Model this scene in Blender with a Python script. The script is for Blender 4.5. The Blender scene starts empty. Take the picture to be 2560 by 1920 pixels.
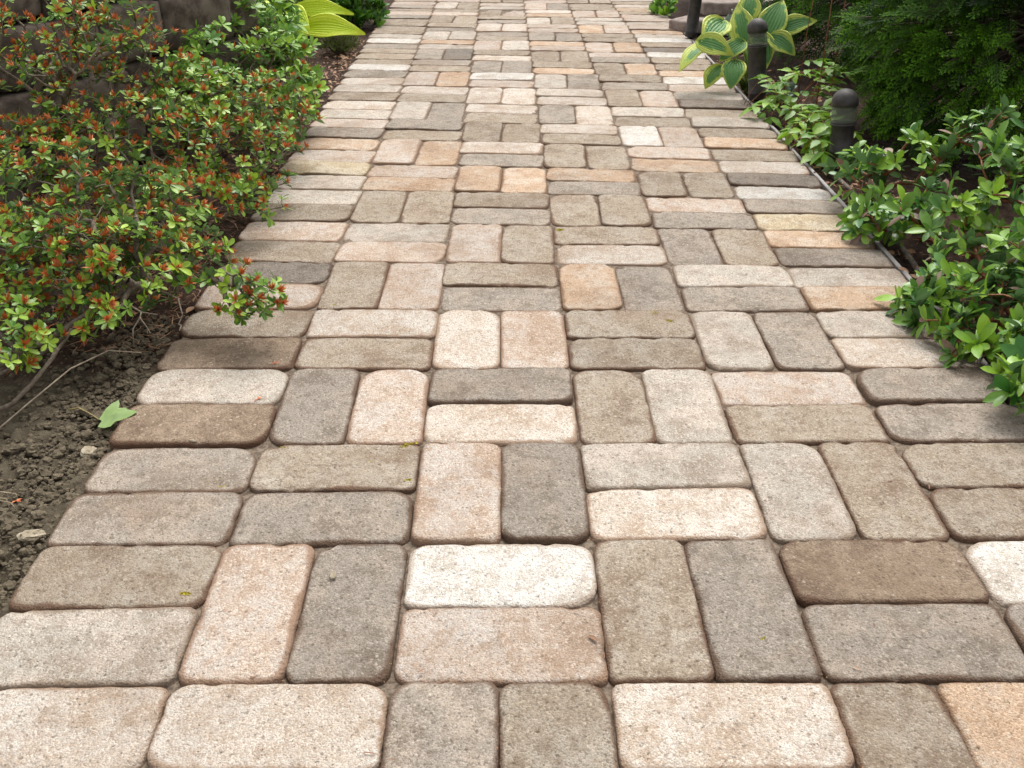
import bpy, math, random
import numpy as np
from mathutils import Vector, Matrix, noise
R = math.radians
scene = bpy.context.scene
COL = scene.collection

# ------------------------------------------------------------------ camera
cam_d = bpy.data.cameras.new("camera")
cam_d.sensor_fit = 'HORIZONTAL'
cam_d.sensor_width = 36.0
cam_d.lens = 36.0 * 2528.0 / 2560.0
cam_d.clip_start = 0.02
cam_d.clip_end = 500
cam = bpy.data.objects.new("camera", cam_d)
COL.objects.link(cam)
cam.location = (0, 0, 0.8317)
cam.rotation_euler = (R(90) - 0.51337, 0, -math.atan(24 * math.cos(0.51337) / 2528.0))
scene.camera = cam

# ------------------------------------------------------------------ light
SUN_EL, SUN_AZ = 62.0, 15.0           # azimuth from +Y towards +X
world = bpy.data.worlds.new("World")
scene.world = world
world.use_nodes = True
wn, wl = world.node_tree.nodes, world.node_tree.links
bg = wn['Background']
sky = wn.new('ShaderNodeTexSky')
sky.sky_type = 'NISHITA'
sky.sun_disc = False
sky.sun_elevation = R(SUN_EL)
sky.sun_rotation = R(SUN_AZ)
sky.air_density = 1.0
sky.dust_density = 5.0
hsv = wn.new('ShaderNodeHueSaturation')
hsv.inputs['Saturation'].default_value = 0.10
wl.new(sky.outputs['Color'], hsv.inputs['Color'])
wl.new(hsv.outputs['Color'], bg.inputs['Color'])
bg.inputs['Strength'].default_value = 0.15

sun_d = bpy.data.lights.new("sun", 'SUN')
sun_d.energy = 1.1
sun_d.angle = R(36)
sun_d.color = (1.0, 0.955, 0.89)
sun = bpy.data.objects.new("sun", sun_d)
COL.objects.link(sun)
el, az = R(SUN_EL), R(SUN_AZ)
sv = Vector((math.sin(az) * math.cos(el), math.cos(az) * math.cos(el), math.sin(el)))
sun.rotation_euler = sv.to_track_quat('Z', 'Y').to_euler()
sun.location = sv * 20

scene.view_settings.view_transform = 'Standard'
scene.view_settings.look = 'None'
scene.view_settings.exposure = 0.80
scene.view_settings.gamma = 1.0
scene.cycles.max_bounces = 8
scene.cycles.transparent_max_bounces = 8

# ------------------------------------------------------------------ helpers
def lin(c):
    return tuple(((v / 255) / 12.92 if v / 255 <= 0.04045 else ((v / 255 + 0.055) / 1.055) ** 2.4) for v in c)

def tag(o, label=None, cat=None, group=None, kind=None):
    if label: o['label'] = label
    if cat: o['category'] = cat
    if group: o['group'] = group
    if kind: o['kind'] = kind
    return o

def empty(name, loc, label, cat, group=None):
    o = bpy.data.objects.new(name, None)
    o.empty_display_size = 0.05
    o.location = loc
    COL.objects.link(o)
    return tag(o, label, cat, group)

class MB:
    """collects geometry (and one float attribute) for ONE mesh object"""
    def __init__(s): s.v, s.f, s.a, s.n = [], [], [], 0
    def add(s, verts, faces, a=0.0):
        b = s.n
        s.v.extend(map(tuple, verts)); k = len(verts); s.n += k
        s.f.extend([tuple(i + b for i in f) for f in faces])
        if np.isscalar(a): s.a.extend([a] * k)
        else: s.a.extend(a)
    def build(s, name, mat, parent=None, smooth=True, loc=None):
        me = bpy.data.meshes.new(name)
        v = s.v
        if loc is not None:
            v = [(p[0] - loc[0], p[1] - loc[1], p[2] - loc[2]) for p in v]
        me.from_pydata(v, [], s.f)
        at = me.attributes.new("val", 'FLOAT', 'POINT')
        at.data.foreach_set("value", np.array(s.a, dtype=np.float32))
        if smooth: me.polygons.foreach_set("use_smooth", [True] * len(me.polygons))
        me.materials.append(mat)
        me.update()
        o = bpy.data.objects.new(name, me)
        COL.objects.link(o)
        if parent is not None: o.parent = parent
        if loc is not None: o.location = loc
        return o

def frame(d, up=Vector((0, 0, 1))):
    d = d.normalized()
    x = d.cross(up)
    if x.length < 1e-4: x = d.cross(Vector((1, 0, 0)))
    x.normalize()
    return d, x, x.cross(d).normalized()

def tube(mb, pts, rad, sides=6, a=0.0, cap=True):
    n = len(pts); vs = []; fs = []
    pts = [Vector(p) for p in pts]
    for i, p in enumerate(pts):
        d = pts[min(i + 1, n - 1)] - pts[max(i - 1, 0)]
        if d.length < 1e-7: d = Vector((0, 0, 1))
        _, x, y = frame(d)
        r = rad[i] if hasattr(rad, '__len__') else rad
        for k in range(sides):
            t = 2 * math.pi * k / sides
            vs.append(p + x * (r * math.cos(t)) + y * (r * math.sin(t)))
    for i in range(n - 1):
        for k in range(sides):
            k2 = (k + 1) % sides
            fs.append((i * sides + k, i * sides + k2, (i + 1) * sides + k2, (i + 1) * sides + k))
    if cap:
        fs.append(tuple(range(sides - 1, -1, -1)))
        fs.append(tuple((n - 1) * sides + k for k in range(sides)))
    mb.add(vs, fs, a)

def lathe(mb, prof, seg=32, a=0.0, c=(0, 0, 0)):
    vs = []; fs = []
    for r, z in prof:
        for k in range(seg):
            t = 2 * math.pi * k / seg
            vs.append((c[0] + r * math.cos(t), c[1] + r * math.sin(t), c[2] + z))
    for i in range(len(prof) - 1):
        for k in range(seg):
            k2 = (k + 1) % seg
            fs.append((i * seg + k, i * seg + k2, (i + 1) * seg + k2, (i + 1) * seg + k))
    mb.add(vs, fs, a)

# --------------------------------------------------------------- materials
def new_mat(name):
    m = bpy.data.materials.new(name); m.use_nodes = True
    nt = m.node_tree
    return m, nt.nodes, nt.links, nt.nodes['Principled BSDF']

def mixc(n, l, fac, a, b, mode='MIX'):
    x = n.new('ShaderNodeMix'); x.data_type = 'RGBA'; x.blend_type = mode
    for s, val in ((x.inputs[0], fac), (x.inputs[6], a), (x.inputs[7], b)):
        if hasattr(val, 'links') or hasattr(val, 'is_linked'): l.new(val, s)
        elif isinstance(val, (int, float)): s.default_value = val
        else: s.default_value = (*val, 1) if len(val) == 3 else val
    return x.outputs[2]

def ramp(n, l, src, p0, p1, v0=0.0, v1=1.0):
    r = n.new('ShaderNodeMapRange'); r.interpolation_type = 'SMOOTHSTEP'
    l.new(src, r.inputs[0])
    r.inputs[1].default_value = p0; r.inputs[2].default_value = p1
    r.inputs[3].default_value = v0; r.inputs[4].default_value = v1
    return r.outputs[0]

def math_(n, l, op, a, b):
    x = n.new('ShaderNodeMath'); x.operation = op
    for s, val in ((x.inputs[0], a), (x.inputs[1], b)):
        if isinstance(val, (int, float)): s.default_value = val
        else: l.new(val, s)
    return x.outputs[0]

def tex_noise(n, l, vec, scale, detail=4, rough=0.55):
    t = n.new('ShaderNodeTexNoise')
    t.inputs['Scale'].default_value = scale; t.inputs['Detail'].default_value = detail
    t.inputs['Roughness'].default_value = rough
    l.new(vec, t.inputs['Vector'])
    return t.outputs['Fac']

def obj_coords(n, l):
    tc = n.new('ShaderNodeTexCoord'); oi = n.new('ShaderNodeObjectInfo')
    sc = n.new('ShaderNodeVectorMath'); sc.operation = 'SCALE'
    cv = n.new('ShaderNodeCombineXYZ')
    for i in range(3): l.new(oi.outputs['Random'], cv.inputs[i])
    l.new(cv.outputs[0], sc.inputs[0]); sc.inputs[3].default_value = 37.0
    ad = n.new('ShaderNodeVectorMath'); ad.operation = 'ADD'
    l.new(tc.outputs['Object'], ad.inputs[0]); l.new(sc.outputs[0], ad.inputs[1])
    return ad.outputs[0], oi.outputs['Random']

ALB = 0.70
def stone_mat(name, main, blot, dark, rim, blot_amt=0.6, pits=0.5):
    """weathered concrete: two blotched tones, coloured aggregate grains, pits, brown stained rims"""
    m, n, l, p = new_mat(name)
    vec, rnd = obj_coords(n, l)
    A, B, Dk, Rm = [tuple(ALB * v for v in lin(c)) for c in (main, blot, dark, rim)]
    big = tex_noise(n, l, vec, 14, 5, 0.6)
    c = mixc(n, l, ramp(n, l, big, 0.44, 0.60, 0, blot_amt), A, B)
    big2 = tex_noise(n, l, vec, 7.5, 6, 0.72)
    c = mixc(n, l, ramp(n, l, big2, 0.50, 0.66, 0, 0.75), c, Dk)
    big3 = tex_noise(n, l, vec, 8.5, 7, 0.72)
    c = mixc(n, l, ramp(n, l, big3, 0.55, 0.68, 0, 0.6), c, tuple(.5 * a + .5 * b for a, b in zip(Dk, Rm)))
    c = mixc(n, l, ramp(n, l, big3, 0.42, 0.30, 0, 0.5), c, tuple(min(0.75, 1.18 * v + .03) for v in B))
    med = tex_noise(n, l, vec, 42, 5, 0.65)
    c = mixc(n, l, ramp(n, l, med, 0.48, 0.66, 0, 0.6), c, Dk)
    wsp = tex_noise(n, l, vec, 75, 6, 0.75)
    c = mixc(n, l, ramp(n, l, wsp, 0.56, 0.72, 0, 0.5), c, tuple(min(0.78, 1.3 * v + .05) for v in B))
    # grains of aggregate
    vo = n.new('ShaderNodeTexVoronoi'); vo.inputs['Scale'].default_value = 370
    l.new(vec, vo.inputs['Vector'])
    hs = n.new('ShaderNodeSeparateColor'); l.new(vo.outputs['Color'], hs.inputs[0])
    c = mixc(n, l, ramp(n, l, hs.outputs[0], 0.55, 1.0, 0, 0.6), c, Dk)
    c = mixc(n, l, ramp(n, l, hs.outputs[1], 0.70, 1.0, 0, 0.55), c, tuple(min(0.8, 1.35 * v + .04) for v in A))
    vo2 = n.new('ShaderNodeTexVoronoi'); vo2.inputs['Scale'].default_value = 125
    l.new(vec, vo2.inputs['Vector'])
    hs2 = n.new('ShaderNodeSeparateColor'); l.new(vo2.outputs['Color'], hs2.inputs[0])
    near = ramp(n, l, vo2.outputs['Distance'], 0.16, 0.36, 1, 0)
    c = mixc(n, l, math_(n, l, 'MULTIPLY', near, ramp(n, l, hs2.outputs[0], 0.76, 0.84, 0, 0.7)), c, tuple(.55 * v for v in Dk))
    c = mixc(n, l, math_(n, l, 'MULTIPLY', near, ramp(n, l, hs2.outputs[1], 0.82, 0.88, 0, 0.65)), c, (0.5, 0.43, 0.34))
    fine = tex_noise(n, l, vec, 620, 2, 0.6)
    c = mixc(n, l, ramp(n, l, fine, 0.3, 0.62, 0.42, 0.0), c, (0.06, 0.05, 0.042))
    # little dark pits
    pit = tex_noise(n, l, vec, 210, 3, 0.7)
    pitm = ramp(n, l, pit, 0.63, 0.71, 0, pits)
    c = mixc(n, l, pitm, c, (0.05, 0.04, 0.032))
    # stained rim (val = 1 at the arris, 0 well inside) broken up by noise
    at = n.new('ShaderNodeAttribute'); at.attribute_name = 'val'
    rn = math_(n, l, 'ADD', math_(n, l, 'MULTIPLY', tex_noise(n, l, vec, 9, 3, 0.6), 1.5), math_(n, l, 'MULTIPLY', tex_noise(n, l, vec, 60, 4, 0.7), .5))
    rm = math_(n, l, 'ADD', at.outputs['Fac'], math_(n, l, 'SUBTRACT', rn, 0.96))
    c = mixc(n, l, ramp(n, l, rm, 0.45, 0.95, 0, 0.85), c, Rm)
    # dirt that runs on from stone to stone
    ge = n.new('ShaderNodeNewGeometry')
    dn = tex_noise(n, l, ge.outputs['Position'], 3.2, 6, 0.7)
    c = mixc(n, l, ramp(n, l, dn, 0.50, 0.68, 0, 0.38), c, tuple(ALB * v for v in lin((142, 118, 96))), 'MIX')
    # per stone brightness
    br = n.new('ShaderNodeHueSaturation'); l.new(c, br.inputs['Color'])
    l.new(ramp(n, l, rnd, 0, 1, 0.9, 1.08), br.inputs['Value'])
    l.new(br.outputs['Color'], p.inputs['Base Color'])
    p.inputs['Roughness'].default_value = 0.9
    p.inputs['Specular IOR Level'].default_value = 0.25
    h = math_(n, l, 'ADD', math_(n, l, 'MULTIPLY', fine, 0.35),
              math_(n, l, 'ADD', math_(n, l, 'MULTIPLY', med, 0.8), math_(n, l, 'MULTIPLY', pitm, -0.9)))
    h = math_(n, l, 'ADD', h, math_(n, l, 'MULTIPLY', vo.outputs['Distance'], -0.5))
    b = n.new('ShaderNodeBump'); b.inputs['Strength'].default_value = 0.9; b.inputs['Distance'].default_value = 0.0030
    l.new(h, b.inputs['Height']); l.new(b.outputs['Normal'], p.inputs['Normal'])
    return m

STONE = {
 'W': ('white',    (236, 231, 223), (214, 203, 188), (194, 181, 166), (176, 158, 140), .7, .7),
 'S': ('silvery',  (211, 202, 188), (230, 214, 198), (174, 157, 139), (156, 136, 116), .85, .65),
 'C': ('cream',    (220, 206, 190), (232, 224, 213), (190, 166, 142), (162, 134, 110), .85, .65),
 'P': ('pinkish',  (213, 195, 178), (215, 206, 196), (182, 153, 127), (150, 118, 94), .8, .6),
 'O': ('tan',      (217, 187, 157), (222, 208, 190), (182, 147, 115), (138, 104, 76), .8, .6),
 'Y': ('yellowish',(220, 201, 167), (232, 220, 200), (174, 152, 120), (128, 107, 80), .8, .6),
 'T': ('taupe',    (179, 164, 144), (194, 184, 168), (140, 119, 98), (104, 74, 54), .75, .5),
 't': ('taupe',    (184, 168, 147), (198, 188, 171), (144, 123, 101), (106, 78, 57), .75, .5),
 'G': ('grey',     (173, 162, 149), (192, 176, 158), (130, 117, 102), (100, 75, 57), .75, .5),
 'g': ('grey',     (178, 167, 153), (197, 181, 163), (136, 122, 107), (104, 79, 60), .75, .5),
 'D': ('charcoal', (154, 143, 130), (142, 131, 119), (110, 98, 87), (88, 66, 50), .7, .45),
 'B': ('brown',    (162, 141, 118), (180, 159, 137), (120, 99, 81), (94, 65, 47), .75, .45),
}
SM = {k: stone_mat('stone_' + v[0], *v[1:]) for k, v in STONE.items()}

def leaf_mat(name, c0, c1, rough=0.38, trans=0.25, back=None, spec=0.5):
    m, n, l, p = new_mat(name)
    at = n.new('ShaderNodeAttribute'); at.attribute_name = 'val'
    tc = n.new('ShaderNodeTexCoord')
    c = mixc(n, l, at.outputs['Fac'], c0, c1)
    nz = tex_noise(n, l, tc.outputs['Object'], 60, 3)
    c = mixc(n, l, ramp(n, l, nz, 0.45, 0.75, 0, 0.35), c, tuple(0.55 * v for v in c0))
    if back is not None:
        ge = n.new('ShaderNodeNewGeometry')
        c = mixc(n, l, ge.outputs['Backfacing'], c, back)
    l.new(c, p.inputs['Base Color'])
    p.inputs['Roughness'].default_value = rough
    p.inputs['Specular IOR Level'].default_value = spec
    tr = n.new('ShaderNodeBsdfTranslucent')
    l.new(c, tr.inputs['Color'])
    mx = n.new('ShaderNodeMixShader'); mx.inputs[0].default_value = trans
    l.new(p.outputs[0], mx.inputs[1]); l.new(tr.outputs[0], mx.inputs[2])
    l.new(mx.outputs[0], n['Material Output'].inputs['Surface'])
    return m

def simple_mat(name, c0, c1=None, rough=0.7, scale=60, bump=0.0, metallic=0.0, spec=0.4):
    m, n, l, p = new_mat(name)
    tc = n.new('ShaderNodeTexCoord')
    nz = tex_noise(n, l, tc.outputs['Object'], scale, 5, 0.6)
    c = mixc(n, l, ramp(n, l, nz, 0.35, 0.65), c0, c1 or tuple(0.7 * v for v in c0))
    l.new(c, p.inputs['Base Color'])
    p.inputs['Roughness'].default_value = rough
    p.inputs['Metallic'].default_value = metallic
    p.inputs['Specular IOR Level'].default_value = spec
    if bump:
        b = n.new('ShaderNodeBump'); b.inputs['Strength'].default_value = 0.8; b.inputs['Distance'].default_value = bump
        l.new(nz, b.inputs['Height']); l.new(b.outputs['Normal'], p.inputs['Normal'])
    return m

def soil_mat():
    m, n, l, p = new_mat('soil')
    ge = n.new('ShaderNodeNewGeometry')
    pos = ge.outputs['Position']
    sx = n.new('ShaderNodeSeparateXYZ'); l.new(pos, sx.inputs[0])
    a = tex_noise(n, l, pos, 40, 6, 0.65)
    b_ = tex_noise(n, l, pos, 9, 4, 0.6)
    grey = mixc(n, l, ramp(n, l, a, 0.35, 0.7), (0.075, 0.060, 0.040), (0.135, 0.112, 0.078))
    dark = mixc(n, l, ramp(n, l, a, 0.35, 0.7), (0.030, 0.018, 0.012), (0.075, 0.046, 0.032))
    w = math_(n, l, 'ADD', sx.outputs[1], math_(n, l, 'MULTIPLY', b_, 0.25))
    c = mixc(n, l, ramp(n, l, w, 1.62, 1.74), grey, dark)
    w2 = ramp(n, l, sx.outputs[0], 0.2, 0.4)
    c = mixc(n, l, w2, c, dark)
    l.new(c, p.inputs['Base Color'])
    p.inputs['Roughness'].default_value = 0.95
    p.inputs['Specular IOR Level'].default_value = 0.15
    f = tex_noise(n, l, pos, 160, 5, 0.7)
    bp = n.new('ShaderNodeBump'); bp.inputs['Strength'].default_value = 0.9; bp.inputs['Distance'].default_value = 0.006
    l.new(math_(n, l, 'ADD', f, a), bp.inputs['Height']); l.new(bp.outputs['Normal'], p.inputs['Normal'])
    return m

M_SOIL = soil_mat()
M_CLOD = simple_mat('soil_clod', (0.080, 0.064, 0.043), (0.145, 0.118, 0.080), 0.95, 90, 0.004, spec=.15)
M_SAND = simple_mat('joint_sand', (0.09, 0.068, 0.05), (0.21, 0.165, 0.125), 0.95, 140, 0.004, spec=.1)
M_BARK = simple_mat('azalea_bark', (0.10, 0.078, 0.055), (0.19, 0.15, 0.11), 0.85, 140, 0.002)
M_BARKR = simple_mat('red_stem', (0.20, 0.06, 0.025), (0.30, 0.13, 0.055), 0.6, 80)
M_TWIG = simple_mat('dry_twig', (0.22, 0.17, 0.12), (0.34, 0.28, 0.2), 0.8, 90)
M_AZ = leaf_mat('azalea_leaf', (0.085, 0.22, 0.022), (0.40, 0.58, 0.05), 0.36, 0.32, back=(0.11, 0.20, 0.06))
M_AZB = leaf_mat('azalea_leaf_back', (0.08, 0.23, 0.02), (0.38, 0.60, 0.05), 0.38, 0.32, back=(0.11, 0.22, 0.05))
M_RED = leaf_mat('azalea_spent_flower', (0.48, 0.085, 0.022), (0.62, 0.22, 0.06), 0.55, 0.15)
M_RH = leaf_mat('rhododendron_leaf', (0.045, 0.16, 0.022), (0.30, 0.50, 0.04), 0.3, 0.25, back=(0.09, 0.17, 0.06))
M_OLD = leaf_mat('old_leaf', (0.16, 0.075, 0.05), (0.34, 0.25, 0.19), 0.5, 0.1)
M_BROWNLEAF = leaf_mat('dead_leaf', (0.15, 0.06, 0.03), (0.30, 0.17, 0.09), 0.7, 0.1)
M_EP = leaf_mat('serrated_leaf', (0.08, 0.22, 0.012), (0.25, 0.43, 0.025), 0.42, 0.3)
M_THUJA = leaf_mat('thuja_scale', (0.004, 0.022, 0.003), (0.15, 0.36, 0.012), 0.6, 0.15, spec=.15)
M_DARKG = leaf_mat('glossy_leaf', (0.02, 0.09, 0.012), (0.14, 0.30, 0.02), 0.25, 0.15)
M_SILV = leaf_mat('silver_leaf', (0.16, 0.24, 0.18), (0.32, 0.40, 0.32), 0.6, 0.1)
M_HEATH = leaf_mat('heather_leaf', (0.06, 0.10, 0.02), (0.20, 0.24, 0.06), 0.6, 0.15)
M_NEEDLE = leaf_mat('dry_needles', (0.16, 0.06, 0.03), (0.34, 0.2, 0.1), 0.7, 0.0)
M_MOSS = leaf_mat('moss', (0.42, 0.34, 0.03), (0.60, 0.50, 0.06), 0.8, 0.1)
M_ROCK = simple_mat('wall_stone', (0.065, 0.048, 0.038), (0.155, 0.125, 0.10), 0.9, 22, 0.006, spec=.2)
M_KERB = simple_mat('grey_block', (0.20, 0.16, 0.14), (0.30, 0.25, 0.22), 0.9, 30, 0.004, spec=.2)
M_PEBBLE = simple_mat('pebble', (0.24, 0.20, 0.14), (0.36, 0.31, 0.23), 0.9, 60, 0.002, spec=.2)
M_BRONZE = simple_mat('dark_bronze', (0.036, 0.033, 0.031), (0.066, 0.060, 0.056), 0.55, 35, 0.0006, metallic=.2)
M_BLACK = simple_mat('black_plastic', (0.012, 0.012, 0.012), (0.02, 0.019, 0.018), 0.55, 30)
M_EDGE = simple_mat('grey_plastic', (0.24, 0.22, 0.21), (0.33, 0.31, 0.29), 0.65, 40, 0.001)
M_HOSE = simple_mat('brown_hose', (0.10, 0.08, 0.065), (0.16, 0.135, 0.11), 0.6, 40)
M_REFL = simple_mat('lamp_reflector', (0.16, 0.155, 0.145), (0.22, 0.21, 0.195), 0.5, 40, metallic=.2)
M_GREENLEAF = leaf_mat('fallen_leaf', (0.17, 0.27, 0.075), (0.26, 0.36, 0.13), 0.55, 0.15)

def glass_mat():
    m, n, l, p = new_mat('lamp_glass')
    tc = n.new('ShaderNodeTexCoord')
    nz = tex_noise(n, l, tc.outputs['Object'], 30, 2)
    l.new(mixc(n, l, nz, (0.20, 0.22, 0.18), (0.26, 0.27, 0.23)), p.inputs['Base Color'])
    p.inputs['Roughness'].default_value = 0.05
    tr = n.new('ShaderNodeBsdfTransparent'); tr.inputs['Color'].default_value = (.80, .84, .74, 1)
    mx = n.new('ShaderNodeMixShader'); mx.inputs[0].default_value = 0.8
    l.new(p.outputs[0], mx.inputs[1]); l.new(tr.outputs[0], mx.inputs[2])
    l.new(mx.outputs[0], n['Material Output'].inputs['Surface'])
    return m
M_GLASS = glass_mat()

def hosta_mat(name, mid, margin, streak):
    m, n, l, p = new_mat(name)
    at = n.new('ShaderNodeAttribute'); at.attribute_name = 'val'
    tc = n.new('ShaderNodeTexCoord')
    nz = tex_noise(n, l, tc.outputs['Object'], 45, 4, 0.6)
    oi = n.new('ShaderNodeObjectInfo')
    f = math_(n, l, 'ADD', at.outputs['Fac'], math_(n, l, 'MULTIPLY', math_(n, l, 'SUBTRACT', nz, 0.5), 0.9))
    f = math_(n, l, 'ADD', f, math_(n, l, 'MULTIPLY', math_(n, l, 'SUBTRACT', oi.outputs['Random'], 0.45), 0.45))
    bp = n.new('ShaderNodeBump'); bp.inputs['Strength'].default_value = 0.6; bp.inputs['Distance'].default_value = 0.004
    l.new(tex_noise(n, l, tc.outputs['Object'], 130, 2), bp.inputs['Height']); l.new(bp.outputs['Normal'], p.inputs['Normal'])
    c = mixc(n, l, ramp(n, l, f, 0.42, 0.56), mid, streak)
    c = mixc(n, l, ramp(n, l, f, 0.52, 0.64), c, margin)
    l.new(c, p.inputs['Base Color'])
    p.inputs['Roughness'].default_value = 0.42
    tr = n.new('ShaderNodeBsdfTranslucent'); l.new(c, tr.inputs['Color'])
    mx = n.new('ShaderNodeMixShader'); mx.inputs[0].default_value = 0.25
    l.new(p.outputs[0], mx.inputs[1]); l.new(tr.outputs[0], mx.inputs[2])
    l.new(mx.outputs[0], n['Material Output'].inputs['Surface'])
    return m
M_HOSTA = hosta_mat('hosta_leaf', (0.125, 0.29, 0.09), (0.52, 0.60, 0.12), (0.24, 0.42, 0.08))
M_HOSTAY = hosta_mat('hosta_gold_leaf', (0.50, 0.66, 0.012), (0.62, 0.74, 0.04), (0.55, 0.70, 0.02))

# ------------------------------------------------------------- the ground
D0, A2, A3 = 0.8137, -0.0039, 0.000246
def zprof(y):
    t = min(max(0.0, y - D0), 9.5)
    return A2 * t * t + A3 * t ** 3
W = 0.24
U0 = 2.528                                    # module coordinate right under the camera
XL, XR = -U0 * W, (6 - U0) * W                # the two edges of the path

def axis(segs):
    out = []
    for a, b, st in segs:
        k = max(1, int(round((b - a) / st)))
        out += [a + (b - a) * i / k for i in range(k)]
    out.append(segs[-1][1])
    return out
def build_ground():
    xs = axis([(-60, -8, 8), (-8, -2, 1), (-2, -1.1, .05), (-1.1, XL + .02, .007), (XL + .02, XR - .02, .12), (XR - .02, 1.35, .010), (1.35, 3, .1), (3, 8, 1), (8, 60, 8)])
    ys = axis([(-30, -2, 4), (-2, 0.8, .2), (0.8, 1.9, .007), (1.9, 3.2, .012), (3.2, 5.4, .02), (5.4, 9, .2), (9, 20, 1), (20, 90, 8)])
    vs = []
    for y in ys:
        zp = zprof(y)
        for x in xs:
            z = zp - 0.022
            if XL + .015 < x < XR - .015:
                z -= 0.05
            elif -1.15 < x < 1.4 and 0.75 < y < 5.5:
                p = Vector((x, y, 0))
                nz = noise.fractal(p * 7, 1.0, 2.0, 4)
                z += 0.008 * nz
                if x < 0 and y < 2.0:
                    v1 = noise.voronoi(p * 42)[0][0]; v2 = noise.voronoi(p * 95 + Vector((3, 1, 0)))[0][0]
                    z += 0.012 * (0.55 - v1) + 0.006 * (0.5 - v2) + 0.004 * noise.noise(p * 160)
                else:
                    z += 0.005 * noise.noise(p * 60) + 0.004 * noise.noise(p * 140)
                if x > XR: z -= 0.01
                # soil laps up against the path edge
                e = min(abs(x - XL), abs(x - XR))
                z += 0.006 * max(0, 1 - e / 0.05)
            vs.append((x, y, z))
    nx = len(xs)
    fs = [(j * nx + i, j * nx + i + 1, (j + 1) * nx + i + 1, (j + 1) * nx + i) for j in range(len(ys) - 1) for i in range(nx - 1)]
    mb = MB(); mb.add(vs, fs)
    o = mb.build('ground', M_SOIL); tag(o, kind='structure')
build_ground()

# --------------------------------------------------------------- the path
ROWS = [0.57, 0.81, 1.057, 1.296, 1.535, 1.776, 2.014, 2.252, 2.489, 2.717, 2.967, 3.2, 3.455, 3.705, 3.957, 4.195, 4.432, 4.664, 4.893, 5.13, 5.36, 5.6, 5.845, 6.085, 6.325]
SHEAR = [0, 0, 0, 0, .010, .02, .035, .062, .08, .1, .11, .11, .11, .11, .11, .11, .105, .105, .105, .1, .1, .1, .1, .1, .1, .1]
def along(v):
    i = min(max(int(math.floor(v)), 0), len(ROWS) - 2); t = v - i
    return ROWS[i] + (ROWS[i + 1] - ROWS[i]) * t
def grid(u, v):
    i = min(max(int(math.floor(v)), 0), len(ROWS) - 2); t = v - i
    s = SHEAR[i] * (1 - t) + SHEAR[i + 1] * t
    x = (u - U0) * W
    y = along(v) - s * (u - 2.5) * W
    return x, y

def build_path_bed():
    mb = MB(); vs = []; fs = []
    ys = np.arange(-1.0, 7.4, 0.04); xs = np.linspace(XL + .012, XR - .012, 60)
    for y in ys:
        for x in xs:
            vs.append((x, y, zprof(y) - 0.0105 + 0.005 * min(1, max(0, (y - 1.1) / 0.9)) + 0.0025 * noise.noise(Vector((x * 40, y * 40, 5)))))
    nx = len(xs)
    for j in range(len(ys) - 1):
        for i in range(nx - 1):
            fs.append((j * nx + i, j * nx + i + 1, (j + 1) * nx + i + 1, (j + 1) * nx + i))
    mb.add(vs, fs)
    tag(mb.build('path', M_SAND), kind='structure')
build_path_bed()

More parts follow.
